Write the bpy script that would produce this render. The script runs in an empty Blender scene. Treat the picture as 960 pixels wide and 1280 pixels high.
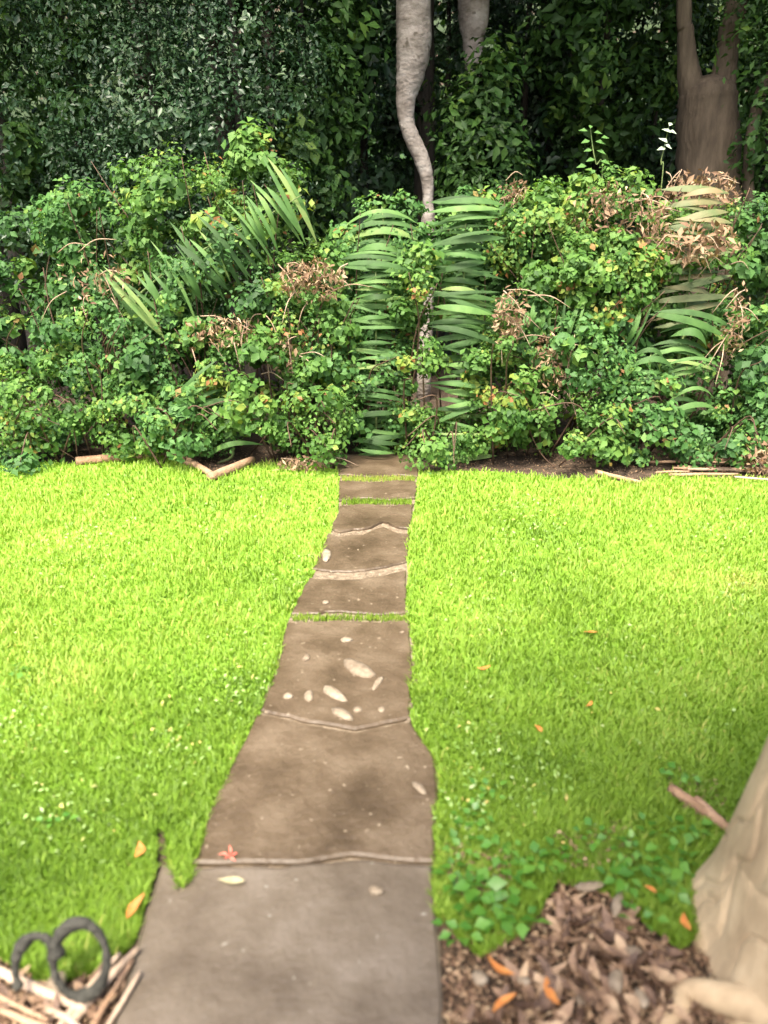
import bpy, math, random
import numpy as np
from mathutils import Vector

R = math.radians
random.seed(11)
rng = np.random.default_rng(11)
scene = bpy.context.scene
COL = scene.collection

# ------------------------------------------------------------------ camera
FPX, CX, CY = 967.0, 480.0, 640.0          # focal length and centre, photograph pixels (960 x 1280)
PITCH, CAMZ = R(19.4), 1.60
cam_d = bpy.data.cameras.new('camera')
cam = bpy.data.objects.new('camera', cam_d)
COL.objects.link(cam)
cam.location = (0, 0, CAMZ)
cam.rotation_euler = (R(90) - PITCH, 0, 0)
cam_d.sensor_fit = 'VERTICAL'
cam_d.sensor_height = 36.0
cam_d.sensor_width = 27.0
cam_d.lens = FPX / 1280.0 * 36.0
cam_d.clip_start = 0.05
cam_d.clip_end = 500
cam_d.dof.use_dof = True
cam_d.dof.focus_distance = 5.6
cam_d.dof.aperture_fstop = 1.7
scene.camera = cam

# ------------------------------------------------------------------ light
SUN_EL = R(60)
sun_pos = Vector((-0.30, -0.95, 0)).normalized()     # where the sun stands, seen from above
w = bpy.data.worlds.new("World")
scene.world = w
w.use_nodes = True
nt = w.node_tree
nt.nodes.clear()
sky = nt.nodes.new('ShaderNodeTexSky')
sky.sky_type = 'NISHITA'
sky.sun_disc = False
sky.sun_elevation = SUN_EL
sky.air_density = 1.0
sky.dust_density = 6.0
sky.ozone_density = 0.6
sky.sun_rotation = math.atan2(sun_pos.x, sun_pos.y)
bg = nt.nodes.new('ShaderNodeBackground')
bg.inputs['Strength'].default_value = 0.15
wo = nt.nodes.new('ShaderNodeOutputWorld')
nt.links.new(sky.outputs[0], bg.inputs[0])
nt.links.new(bg.outputs[0], wo.inputs[0])
sd = bpy.data.lights.new('sun', 'SUN')
sd.energy = 2.4
sd.angle = R(12)
sd.color = (1.0, 0.93, 0.80)
sun = bpy.data.objects.new('sun', sd)
COL.objects.link(sun)
sdir = Vector((-sun_pos.x * math.cos(SUN_EL), -sun_pos.y * math.cos(SUN_EL), -math.sin(SUN_EL)))
sun.rotation_euler = sdir.to_track_quat('-Z', 'Y').to_euler()
sun.location = (3, -8, 14)
scene.view_settings.view_transform = 'Standard'
scene.view_settings.look = 'None'
scene.view_settings.exposure = 2.0
scene.view_settings.gamma = 1.0
scene.view_settings.use_curve_mapping = False

# ------------------------------------------------------------------ geometry helpers
def ray(px, py):
    x, y = (px - CX) / FPX, (py - CY) / FPX
    return Vector((x, math.cos(PITCH) - y * math.sin(PITCH), -math.sin(PITCH) - y * math.cos(PITCH)))

def G(px, py, z=0.0):                       # where the photo's pixel meets the ground
    d = ray(px, py)
    t = (z - CAMZ) / d.z
    return Vector((d.x * t, d.y * t, z))

def P(px, py, Y):                           # the photo's pixel at distance Y from the camera's plane
    d = ray(px, py)
    t = Y / d.y
    return Vector((d.x * t, Y, CAMZ + d.z * t))

def S(Y):                                   # metres per photo pixel at distance Y (rough)
    return Y / math.cos(PITCH) / FPX

def finish(me, mat, smooth=False):
    me.update()
    me.validate()
    if mat:
        me.materials.append(mat)
    if smooth:
        me.polygons.foreach_set('use_smooth', np.ones(len(me.polygons), dtype=bool))
    return me

def mesh(name, verts, faces, mat, smooth=False):
    me = bpy.data.meshes.new(name)
    me.from_pydata([tuple(v) for v in verts], [], faces)
    return finish(me, mat, smooth)

def fast_mesh(name, V, F, mat, tint=None, smooth=False):
    me = bpy.data.meshes.new(name)
    nv, (nf, k) = len(V), F.shape
    me.vertices.add(nv)
    me.vertices.foreach_set('co', np.ascontiguousarray(V, dtype=np.float32).ravel())
    me.loops.add(nf * k)
    me.loops.foreach_set('vertex_index', np.ascontiguousarray(F, dtype=np.int32).ravel())
    me.polygons.add(nf)
    me.polygons.foreach_set('loop_start', np.arange(0, nf * k, k, dtype=np.int32))
    me.polygons.foreach_set('loop_total', np.full(nf, k, dtype=np.int32))
    if tint is not None:
        a = me.attributes.new('tint', 'FLOAT', 'POINT')
        a.data.foreach_set('value', np.ascontiguousarray(tint, dtype=np.float32))
    me.update(calc_edges=True)
    me.materials.append(mat)
    if smooth:
        me.polygons.foreach_set('use_smooth', np.ones(nf, dtype=bool))
    return me

def link(name, data, parent=None, loc=None):
    o = bpy.data.objects.new(name, data)
    COL.objects.link(o)
    if parent is not None:
        o.parent = parent
    if loc is not None:
        o.location = loc
    return o

def tag(o, label=None, cat=None, group=None, kind=None):
    if label: o['label'] = label
    if cat: o['category'] = cat
    if group: o['group'] = group
    if kind: o['kind'] = kind
    return o

def part(name, me, root, label=None, kind=None):
    """a child whose mesh is in world coordinates: shift it to the root's frame"""
    loc = np.array(root.location)
    n = len(me.vertices)
    co = np.empty(n * 3, dtype=np.float32)
    me.vertices.foreach_get('co', co)
    co = co.reshape(-1, 3) - loc.astype(np.float32)
    me.vertices.foreach_set('co', co.ravel())
    me.update()
    o = link(name, me, root)
    if label: o['label'] = label
    if kind: o['kind'] = kind
    return o

def empty(name, loc):
    o = link(name, None, None, loc)
    o.empty_display_size = 0.1
    return o

def tube_data(pts, radii, n=8, wob=0.0, closed=False, seed=0):
    rr = random.Random(seed)
    pts = [Vector(p) for p in pts]
    V, F = [], []
    up = Vector((0.13, 0.21, 1)).normalized()
    m = len(pts)
    side = None
    for i, p in enumerate(pts):
        if closed:
            t = pts[(i + 1) % m] - pts[i - 1]
        else:
            t = pts[min(i + 1, m - 1)] - pts[max(i - 1, 0)]
        t.normalize()
        if side is None:
            side = t.cross(up)
            if side.length < .05: side = t.cross(Vector((1, 0, 0)))
        side = (side - t * side.dot(t)).normalized()
        b = t.cross(side)
        for k in range(n):
            a = 2 * math.pi * k / n
            r = radii[i] * (1 + wob * (rr.random() * 2 - 1))
            V.append(p + side * (r * math.cos(a)) + b * (r * math.sin(a)))
    lim = m if closed else m - 1
    for i in range(lim):
        j = (i + 1) % m
        for k in range(n):
            F.append((i * n + k, i * n + (k + 1) % n, j * n + (k + 1) % n, j * n + k))
    if not closed:
        F.append(tuple(reversed(range(n))))
        F.append(tuple(range((m - 1) * n, m * n)))
    return V, F

def tube(name, pts, radii, mat, n=8, wob=0.0, closed=False, seed=0):
    V, F = tube_data(pts, radii, n, wob, closed, seed)
    return mesh(name, V, F, mat, True)

def spline(pts, k=6):
    """Catmull-Rom through (point, radius) pairs"""
    P_ = [Vector(tuple(p) + (r,)) for p, r in pts]
    P_ = [P_[0] * 2 - P_[1]] + P_ + [P_[-1] * 2 - P_[-2]]
    out = []
    for i in range(1, len(P_) - 2):
        a, b, c, d = P_[i - 1:i + 3]
        for j in range(k):
            t = j / k
            out.append(0.5 * ((2 * b) + (c - a) * t + (2 * a - 5 * b + 4 * c - d) * t * t + (3 * b - a - 3 * c + d) * t ** 3))
    out.append(P_[-2])
    return [v.xyz for v in out], [max(.001, v.w) for v in out]

LEAF = np.array([(0, 0, 0), (-.5, .42, .10), (.5, .42, .10), (0, .5, 0), (0, 1, -.10)], dtype=np.float64)
LEAF_F = np.array([(0, 3, 1), (0, 2, 3), (1, 3, 4), (3, 2, 4)], dtype=np.int64)

def norm(a):
    return a / np.maximum(np.linalg.norm(a, axis=1, keepdims=True), 1e-6)

def leaf_cloud(name, C, N, L, W, tint, mat, D=None):
    """many small folded leaves: centres, normals, lengths, width ratio"""
    n = len(C)
    N = norm(N)
    if D is None:
        D = rng.normal(size=(n, 3)) + np.array([0, 0, -.35])
    D = norm(D - N * np.sum(D * N, axis=1, keepdims=True))
    X = np.cross(D, N)
    T = LEAF[None]
    V = (C[:, None] + X[:, None] * (T[..., 0:1] * (L * W)[:, None, None])
         + D[:, None] * ((T[..., 1:2] - .5) * L[:, None, None])
         + N[:, None] * (T[..., 2:3] * L[:, None, None]))
    F = (LEAF_F[None] + (np.arange(n) * 5)[:, None, None]).reshape(-1, 3)
    return fast_mesh(name, V.reshape(-1, 3), F, mat, np.repeat(tint, 5))

def unit(n):
    return norm(rng.normal(size=(n, 3)))

def clump_leaves(center, radii, n_clump, per, clump_r, leaf, up=.55, front=.25, shell=.62, zmin=0.02, flat=.75):
    """leaves gathered in clumps over an ellipsoid: C, N, tint"""
    c = np.array(center); r = np.array(radii)
    u = unit(n_clump)
    rad = shell + (1 - shell) * rng.random((n_clump, 1)) ** .6
    cc = c + u * r * rad
    cc = cc[cc[:, 2] > zmin + .01]
    m = len(cc)
    cr = clump_r * (0.55 + .9 * rng.random(m))
    ct = rng.normal(0, .2, m)
    idx = np.repeat(np.arange(m), per)
    d = unit(m * per)
    rr = rng.random((m * per, 1)) ** .5
    C = cc[idx] + d * rr * cr[idx, None] * np.array([1, 1, flat])
    N = d * .7 + u[:len(cc)][np.minimum(idx, len(cc) - 1)] * 0 + (C - c) / r * .45 + np.array([0, -front, up]) + rng.normal(0, .42, (m * per, 3))
    keep = C[:, 2] > zmin
    C, N = C[keep], N[keep]
    t = np.clip(.5 + ct[idx][keep] + rng.normal(0, .17, len(C)), 0, np.where(rng.random(len(C)) < .3, 1, .93))
    cs = .65 + .95 * rng.random(m) ** 1.6
    L = leaf * (0.55 + .75 * rng.random(len(C))) * cs[idx][keep]
    return C, N, L, t

# ------------------------------------------------------------------ materials
def new_mat(name):
    m = bpy.data.materials.new(name)
    m.use_nodes = True
    m.node_tree.nodes.clear()
    return m, m.node_tree.nodes, m.node_tree.links

def ramp_node(N, stops):
    r = N.new('ShaderNodeValToRGB')
    e = r.color_ramp.elements
    while len(e) < len(stops): e.new(0.5)
    for el, (p, c) in zip(e, stops):
        el.position = p
        el.color = (*c, 1)
    return r

def leaf_mat(name, stops, rough=.45, trans=.3, spec=.5, noise=None):
    m, N, L = new_mat(name)
    at = N.new('ShaderNodeAttribute'); at.attribute_name = 'tint'
    rp = ramp_node(N, stops)
    src = at.outputs['Fac']
    if noise:
        tc = N.new('ShaderNodeTexCoord')
        nz = N.new('ShaderNodeTexNoise'); nz.inputs['Scale'].default_value = noise[0]; nz.inputs['Detail'].default_value = 5
        L.new(tc.outputs['Object'], nz.inputs['Vector'])
        mr = N.new('ShaderNodeMapRange'); mr.inputs[1].default_value = .3; mr.inputs[2].default_value = .7
        mr.inputs[3].default_value = -noise[1]; mr.inputs[4].default_value = noise[1]
        L.new(nz.outputs['Fac'], mr.inputs[0])
        ad = N.new('ShaderNodeMath'); ad.operation = 'ADD'; ad.use_clamp = True
        L.new(src, ad.inputs[0]); L.new(mr.outputs[0], ad.inputs[1])
        src = ad.outputs[0]
    L.new(src, rp.inputs[0])
    b = N.new('ShaderNodeBsdfPrincipled')
    b.inputs['Roughness'].default_value = rough
    b.inputs['Specular IOR Level'].default_value = spec
    L.new(rp.outputs[0], b.inputs['Base Color'])
    tr = N.new('ShaderNodeBsdfTranslucent')
    mixc = N.new('ShaderNodeMix'); mixc.data_type = 'RGBA'; mixc.blend_type = 'MULTIPLY'; mixc.inputs[0].default_value = 1
    L.new(rp.outputs[0], mixc.inputs[6]); mixc.inputs[7].default_value = (1.25, 1.25, .6, 1)
    L.new(mixc.outputs[2], tr.inputs['Color'])
    mx = N.new('ShaderNodeMixShader'); mx.inputs[0].default_value = trans
    L.new(b.outputs[0], mx.inputs[1]); L.new(tr.outputs[0], mx.inputs[2])
    o = N.new('ShaderNodeOutputMaterial')
    L.new(mx.outputs[0], o.inputs[0])
    return m

def rough_mat(name, stops, scale=6.0, detail=8, rough=.85, bump=.4, bscale=None, stretch=(1, 1, 1), speck=None, spec=.3, dist=.02, island=0.0):
    """noise-mottled matt surface with fine relief"""
    m, N, L = new_mat(name)
    tc = N.new('ShaderNodeTexCoord')
    mp = N.new('ShaderNodeMapping'); mp.inputs['Scale'].default_value = stretch
    L.new(tc.outputs['Object'], mp.inputs[0])
    nz = N.new('ShaderNodeTexNoise'); nz.inputs['Scale'].default_value = scale; nz.inputs['Detail'].default_value = detail
    nz.inputs['Roughness'].default_value = .62
    L.new(mp.outputs[0], nz.inputs['Vector'])
    src = nz.outputs['Fac']
    if island:
        oi = N.new('ShaderNodeObjectInfo')
        ma = N.new('ShaderNodeMath'); ma.operation = 'MULTIPLY_ADD'; ma.inputs[1].default_value = island; ma.inputs[2].default_value = -island / 2
        L.new(oi.outputs['Random'], ma.inputs[0])
        ad = N.new('ShaderNodeMath'); ad.operation = 'ADD'
        L.new(src, ad.inputs[0]); L.new(ma.outputs[0], ad.inputs[1]); src = ad.outputs[0]
    rp = ramp_node(N, stops)
    L.new(src, rp.inputs[0])
    col = rp.outputs[0]
    if speck:
        vo = N.new('ShaderNodeTexNoise'); vo.inputs['Scale'].default_value = speck[0]; vo.inputs['Detail'].default_value = 2
        L.new(tc.outputs['Object'], vo.inputs['Vector'])
        mr = N.new('ShaderNodeMapRange'); mr.inputs[1].default_value = speck[1]; mr.inputs[2].default_value = speck[1] + .06
        L.new(vo.outputs['Fac'], mr.inputs[0])
        mc = N.new('ShaderNodeMix'); mc.data_type = 'RGBA'
        L.new(mr.outputs[0], mc.inputs[0]); L.new(col, mc.inputs[6]); mc.inputs[7].default_value = (*speck[2], 1)
        col = mc.outputs[2]
    b = N.new('ShaderNodeBsdfPrincipled')
    b.inputs['Roughness'].default_value = rough
    b.inputs['Specular IOR Level'].default_value = spec
    L.new(col, b.inputs['Base Color'])
    n2 = N.new('ShaderNodeTexNoise'); n2.inputs['Scale'].default_value = bscale or scale * 5; n2.inputs['Detail'].default_value = 6
    L.new(mp.outputs[0], n2.inputs['Vector'])
    bp = N.new('ShaderNodeBump'); bp.inputs['Strength'].default_value = bump; bp.inputs['Distance'].default_value = dist
    L.new(n2.outputs['Fac'], bp.inputs['Height'])
    L.new(bp.outputs[0], b.inputs['Normal'])
    o = N.new('ShaderNodeOutputMaterial')
    L.new(b.outputs[0], o.inputs[0])
    return m

M = {}
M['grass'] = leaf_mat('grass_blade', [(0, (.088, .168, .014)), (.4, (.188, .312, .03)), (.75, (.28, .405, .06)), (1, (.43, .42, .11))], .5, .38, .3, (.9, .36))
M['turf'] = rough_mat('turf', [(.3, (.12, .23, .02)), (.55, (.17, .31, .03)), (.75, (.23, .34, .05))], 9, 8, .9, .5)
M['soil'] = rough_mat('soil', [(.3, (.03, .021, .014)), (.55, (.065, .044, .029)), (.8, (.12, .085, .055))], 14, 10, .95, .8, speck=(60, .66, (.3, .22, .14)))
M['slab'] = rough_mat('slab_brown', [(.3, (.044, .030, .017)), (.5, (.084, .060, .037)), (.7, (.13, .098, .065))], 4.5, 14, .42, .6, 40, speck=(46, .69, (.25, .2, .14)), dist=.012)
M['slab_grey'] = rough_mat('slab_grey', [(.3, (.068, .052, .036)), (.5, (.112, .090, .066)), (.7, (.16, .134, .106))], 3.5, 14, .36, .45, 45, speck=(38, .71, (.22, .2, .16)), dist=.01)
M['grit'] = rough_mat('grit', [(.3, (.10, .072, .045)), (.55, (.21, .165, .11)), (.8, (.36, .30, .22))], 40, 8, .9, .7, 120)
M['stone'] = rough_mat('pale_stone', [(.3, (.13, .098, .065)), (.6, (.225, .18, .125)), (.8, (.32, .27, .205))], 45, 8, .8, .3, 90, island=.25)
M['bark_tan'] = rough_mat('bark_tan', [(.28, (.15, .10, .055)), (.43, (.29, .21, .122)), (.58, (.40, .30, .18)), (.75, (.5, .395, .255))], 6, 13, .85, .7, 45, (1, 1, .5), speck=(30, .7, (.25, .2, .13)), dist=.006)
M['bark_white'] = rough_mat('bark_white', [(.3, (.12, .10, .08)), (.48, (.24, .21, .18)), (.62, (.33, .30, .265)), (.8, (.48, .45, .41))], 5, 13, .8, .9, 18, (1, 1, 1.6), speck=(9, .66, (.1, .085, .065)))
M['bark_brown'] = rough_mat('bark_brown', [(.25, (.035, .027, .018)), (.5, (.075, .056, .037)), (.75, (.12, .092, .062))], 5, 9, .9, .8, 14, (2.5, 2.5, .5))
M['bark_dark'] = rough_mat('bark_dark', [(.3, (.02, .018, .014)), (.6, (.05, .042, .032))], 7, 8, .9, .8, 20, (2, 2, .5))
M['wood_pale'] = rough_mat('weathered_wood', [(.25, (.17, .115, .075)), (.5, (.3, .215, .145)), (.75, (.42, .32, .23))], 12, 8, .8, .5, 60, (1, 1, 1), island=.3)
M['wood_brown'] = rough_mat('brown_wood', [(.25, (.12, .07, .04)), (.5, (.24, .145, .085)), (.75, (.36, .24, .15))], 10, 8, .85, .6, 50, island=.3)
M['loop'] = rough_mat('dark_grey_loop', [(.3, (.016, .016, .012)), (.6, (.05, .048, .038))], 18, 8, .8, .9, 60, spec=.3)
M['dead'] = leaf_mat('dead_leaf', [(0, (.08, .045, .025)), (.35, (.17, .10, .06)), (.7, (.29, .195, .115)), (1, (.42, .32, .2))], .7, .2, .3)
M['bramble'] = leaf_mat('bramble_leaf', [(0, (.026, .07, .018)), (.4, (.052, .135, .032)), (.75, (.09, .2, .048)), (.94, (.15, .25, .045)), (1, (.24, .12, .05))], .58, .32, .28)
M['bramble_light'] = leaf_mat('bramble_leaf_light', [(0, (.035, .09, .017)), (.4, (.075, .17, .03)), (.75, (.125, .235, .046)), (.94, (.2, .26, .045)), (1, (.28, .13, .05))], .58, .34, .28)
M['evergreen'] = leaf_mat('evergreen_leaf', [(0, (.012, .034, .012)), (.5, (.022, .058, .02)), (.85, (.042, .092, .034)), (1, (.09, .14, .065))], .42, .15, .4)
M['wood_leaf'] = leaf_mat('woodland_leaf', [(0, (.014, .04, .008)), (.5, (.03, .078, .014)), (.85, (.055, .125, .02)), (1, (.1, .17, .026))], .55, .22, .25)
M['blade'] = leaf_mat('strap_leaf', [(0, (.03, .07, .018)), (.4, (.07, .155, .04)), (.75, (.12, .23, .062)), (1, (.2, .28, .09))], .6, .34, .25, (9, .2))
M['blade_tan'] = leaf_mat('strap_leaf_dry', [(0, (.05, .09, .028)), (.5, (.11, .14, .05)), (1, (.24, .18, .09))], .6, .25, .4, (9, .2))
M['glint'] = leaf_mat('glint_leaf', [(0, (.10, .2, .02)), (.5, (.22, .36, .08)), (.85, (.36, .46, .2)), (1, (.5, .4, .12))], .5, .3, .4)
M['weed'] = leaf_mat('weed_leaf', [(0, (.035, .12, .012)), (.5, (.07, .19, .02)), (1, (.13, .28, .04))], .4, .3, .5)
M['leaf_dry'] = rough_mat('litter_leaf', [(.2, (.05, .028, .017)), (.42, (.12, .072, .045)), (.6, (.22, .14, .085)), (.85, (.34, .24, .145))], 18, 6, .42, .4, 90, island=.55)
M['leaf_orange'] = rough_mat('orange_leaf', [(.3, (.36, .11, .025)), (.7, (.46, .2, .05))], 30, 5, .6, .3)
M['leaf_cream'] = rough_mat('cream_leaf', [(.3, (.26, .22, .12)), (.7, (.38, .34, .2))], 30, 5, .6, .2)
M['petal'] = rough_mat('red_petal', [(.3, (.55, .09, .06)), (.7, (.7, .25, .18))], 40, 4, .6, .2)
M['white_leaf'] = rough_mat('white_leaf', [(.3, (.25, .33, .22)), (.7, (.4, .46, .34))], 20, 4, .5, .2)
M['stem'] = rough_mat('bramble_stem', [(.3, (.05, .032, .02)), (.7, (.11, .065, .04))], 12, 6, .7, .4)
M['stem_green'] = rough_mat('green_stem', [(.3, (.08, .13, .04)), (.7, (.16, .2, .07))], 12, 6, .6, .3)

# ------------------------------------------------------------------ the setting
def grid(name, x0, x1, y0, y1, nx, ny, zf, mat):
    xs, ys = np.linspace(x0, x1, nx), np.linspace(y0, y1, ny)
    X, Y = np.meshgrid(xs, ys)
    Z = zf(X, Y)
    V = np.stack([X, Y, Z], -1).reshape(-1, 3)
    i = np.arange(nx - 1)[None] + (np.arange(ny - 1) * nx)[:, None]
    F = np.stack([i, i + 1, i + nx + 1, i + nx], -1).reshape(-1, 4)
    return fast_mesh(name, V, F, mat, smooth=True)

def ground_z(X, Y):
    rise = np.clip((Y - 19) / 22, 0, 3)
    return -0.012 + rise ** 1.5 * 6.0 * (1 + .12 * np.sin(X * .31) * np.cos(Y * .23)) + np.where(Y > 7, .05 * np.sin(X * 2.1) * np.sin(Y * 1.7), 0)

g = link('ground', grid('ground', -120, 120, -60, 180, 121, 161, ground_z, M['soil']))
tag(g, kind='structure')
M['moss'] = rough_mat('hillside_moss', [(.3, (.012, .022, .008)), (.6, (.03, .048, .016)), (.8, (.05, .07, .025))], 1.5, 10, .95, .8)
hs = link('hillside', grid('hillside', -120, 120, 11, 180, 121, 130, lambda X, Y: ground_z(X, Y) + .03, M['moss']))
tag(hs, kind='structure')

LEFT = [(420, 575), (424, 600), (424, 640), (405, 680), (383, 730), (360, 780), (343, 840), (320, 905), (290, 960), (262, 1020), (248, 1082)]
RIGHT = [(524, 575), (521, 610), (514, 650), (510, 690), (507, 740), (512, 785), (516, 840), (511, 905), (547, 955), (546, 1010), (541, 1082)]
LOWL = [(205, 1084), (188, 1130), (172, 1180), (155, 1235), (143, 1285), (120, 1420), (90, 1700)]
LOWR = [(541, 1084), (546, 1150), (550, 1220), (553, 1285), (556, 1420), (556, 1700)]

def edge_at(line, y):
    for (xa, ya), (xb, yb) in zip(line, line[1:]):
        if ya <= y <= yb:
            return xa + (xb - xa) * (y - ya) / (yb - ya)
    return line[0][0] if y < line[0][1] else line[-1][0]

def path_x(y):
    if y < 1083: return edge_at(LEFT, y), edge_at(RIGHT, y)
    return edge_at(LOWL, y), edge_at(LOWR, y)

# lawn sheets: left and right of the path, ragged along the hedge
FAR_L = [(-900, 585), (-300, 578), (0, 578), (60, 578), (105, 582), (150, 574), (205, 571), (238, 583), (266, 600), (300, 585), (335, 578), (400, 584), (424, 588)]
FAR_R = [(522, 590), (560, 589), (620, 590), (700, 599), (755, 598), (795, 607), (830, 593), (900, 598), (960, 599), (1300, 600), (1900, 600)]
BED_L = [(195, 1180), (160, 1190), (120, 1222), (60, 1235), (0, 1200), (-200, 1180)]
BED_R = [(545, 1150), (600, 1200), (662, 1165), (695, 1105), (760, 1120), (850, 1190), (900, 1150), (1300, 1120)]

def left_poly():
    p = [G(*q) for q in FAR_L]
    ys = list(range(600, 1080, 20))
    p += [G(path_x(y)[0] + 2 + 3 * math.sin(y * .9), y) for y in ys]
    p += [G(243, 1082), G(243, 1105), G(225, 1120), G(212, 1090), G(205, 1040), G(196, 1035), G(196, 1090), G(183, 1130)]
    p += [G(168, 1182)] + [G(*q) for q in BED_L[1:]]
    p += [Vector((-6, 1.3, 0)), Vector((-9, 2.5, 0))]
    return p

def right_poly():
    p = [G(*q) for q in FAR_R]
    p += [Vector((9, 2.5, 0)), Vector((6, 1.4, 0))]
    p += [G(*q) for q in reversed(BED_R)]
    ys = list(range(1120, 600, -20))
    p += [G(path_x(y)[1] - 1 + 3 * math.sin(y * .7), y) for y in ys]
    return p

def inside(poly, X, Y):
    x = np.array([v.x for v in poly]); y = np.array([v.y for v in poly])
    r = np.zeros(len(X), bool)
    j = len(x) - 1
    for i in range(len(x)):
        c = ((y[i] > Y) != (y[j] > Y)) & (X < (x[j] - x[i]) * (Y - y[i]) / (y[j] - y[i] + 1e-12) + x[i])
        r ^= c
        j = i
    return r

def lump(X, Y):
    return .5 + .25 * np.sin(X * 3.1 + 1.3 * np.sin(Y * 2.3)) * np.cos(Y * 2.7 + X) + .25 * np.sin(X * 7.3 + 2 * np.sin(Y * 5.1)) * np.sin(Y * 6.1 - X * 2)

LAWNS = []
for nm, poly in (('lawn', left_poly()), ('lawn', right_poly())):
    me = mesh('lawn', [Vector((v.x, v.y, .0045)) for v in poly], [tuple(range(len(poly)))], M['turf'])
    if me.polygons[0].normal.z < 0: me.flip_normals()
    o = link('lawn', me); tag(o, kind='structure')
    LAWNS.append(poly)

def grass(poly, n, lab):
    # density falls with the square of the distance, like the picture's scale
    ys = [v.y for v in poly]
    y0, y1 = max(.95, min(ys)), min(6.1, max(ys))
    u = rng.random(n * 2)
    Y = 1 / (1 / y0 - u * (1 / y0 - 1 / y1))
    X = (rng.random(n * 2) * 2 - 1) * (0.62 * Y + .9)
    k = inside(poly, X, Y)
    X, Y = X[k][:n], Y[k][:n]
    m = len(X)
    lu = lump(X, Y)
    H = (.018 + .03 * lu + .012 * rng.random(m)) * np.where(rng.random(m) < .03, 1.6, 1) * (.62 + .05 * Y)
    Wd = (.0013 + .0012 * rng.random(m)) * (.6 + .34 * Y)
    a = rng.random(m) * 2 * np.pi
    lean = H * (.25 + .75 * rng.random(m))
    fx, fy = np.cos(a), np.sin(a)
    ax = a + np.pi / 2 + rng.normal(0, .4, m)
    sx, sy = np.cos(ax) * Wd, np.sin(ax) * Wd
    B = np.stack([X, Y, np.full(m, .003)], -1)
    s = np.stack([sx, sy, np.zeros(m)], -1)
    mid = B + np.stack([fx * lean * .3, fy * lean * .3, H * .6], -1)
    tip = B + np.stack([fx * lean, fy * lean, H], -1)
    V = np.stack([B - s, B + s, mid + s * .8, mid - s * .8, tip], 1).reshape(-1, 3)
    b = (np.arange(m) * 5)[:, None]
    F = np.stack([b + np.array([0, 1, 2]), b + np.array([0, 2, 3]), b + np.array([3, 2, 4])], 1).reshape(-1, 3)
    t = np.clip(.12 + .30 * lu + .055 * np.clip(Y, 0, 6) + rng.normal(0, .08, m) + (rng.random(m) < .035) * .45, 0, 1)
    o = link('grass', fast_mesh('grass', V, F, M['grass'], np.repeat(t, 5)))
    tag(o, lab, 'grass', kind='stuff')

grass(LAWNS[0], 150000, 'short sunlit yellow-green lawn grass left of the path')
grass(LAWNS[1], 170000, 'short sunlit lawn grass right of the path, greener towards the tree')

def glints():  # pale leaf flecks that stand in for bright glints on the lawn
    Cs = []
    for px, py, sx, sy, n in [(110, 680, 60, 45, 420), (300, 640, 70, 40, 260), (370, 720, 25, 60, 200), (660, 650, 60, 40, 520), (900, 660, 50, 30, 200), (930, 735, 40, 30, 260), (620, 760, 50, 50, 200), (780, 830, 70, 60, 200),
                              (300, 850, 40, 80, 260), (230, 930, 40, 60, 180), (40, 870, 40, 80, 260), (90, 1010, 60, 50, 160), (600, 920, 40, 60, 200), (680, 980, 60, 50, 160), (850, 930, 60, 40, 160), (590, 1010, 30, 40, 160)]:
        for k in range(n // 2):
            a, b = px + random.gauss(0, sx * .6), py + random.gauss(0, sy * .6)
            if b < 600: continue
            g_ = G(a, b, .02 + .012 * random.random())
            if inside(LAWNS[0], np.array([g_.x]), np.array([g_.y]))[0] or inside(LAWNS[1], np.array([g_.x]), np.array([g_.y]))[0]:
                Cs.append(g_)
    C = np.array(Cs); n = len(C)
    N = rng.normal(0, .5, (n, 3)) + np.array([0, -.2, 1])
    t = np.clip(rng.normal(.55, .3, n), 0, 1)
    o = link('glint_flecks', leaf_cloud('glint_flecks', C, N, rng.uniform(.010, .024, n) * (.7 + .12 * C[:, 1]), rng.uniform(.3, .7, n), t, M['glint']))
    tag(o, 'small pale leaves standing in for glints in drifts through the lawn', 'lawn herbs', kind='stuff')
glints()

# path: gritty bed with brown slabs set in it
bedv, bedf = [], []
yl = [568] + list(range(580, 1083, 18)) + [1083, 1084] + list(range(1100, 1300, 25)) + [1420, 1700]
for y in yl:
    a, b = path_x(min(max(y, 575), 1699))
    bedv += [G(a - 2, y, .002), G(b + 2, y, .002)]
for i in range(len(yl) - 1):
    bedf.append((2 * i, 2 * i + 2, 2 * i + 3, 2 * i + 1))
me = mesh('path', bedv, bedf, M['grit'])
if me.polygons[0].normal.z < 0: me.flip_normals()
path = link('path', me); tag(path, kind='structure')

def seam(y, kind):
    def f(t):
        if kind == 'v':
            return y + 24 * (1 - abs(t - .62) / .62) - 14
        if kind == 'w':
            return y + 5 * math.sin(t * 7) + 2 * math.sin(t * 17)
        if kind == 'u':
            return y + 7 * math.sin(t * 3.14 + .3) - 5 * t
        return y + 1.5 * math.sin(t * 9 + y)
    return f

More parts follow.
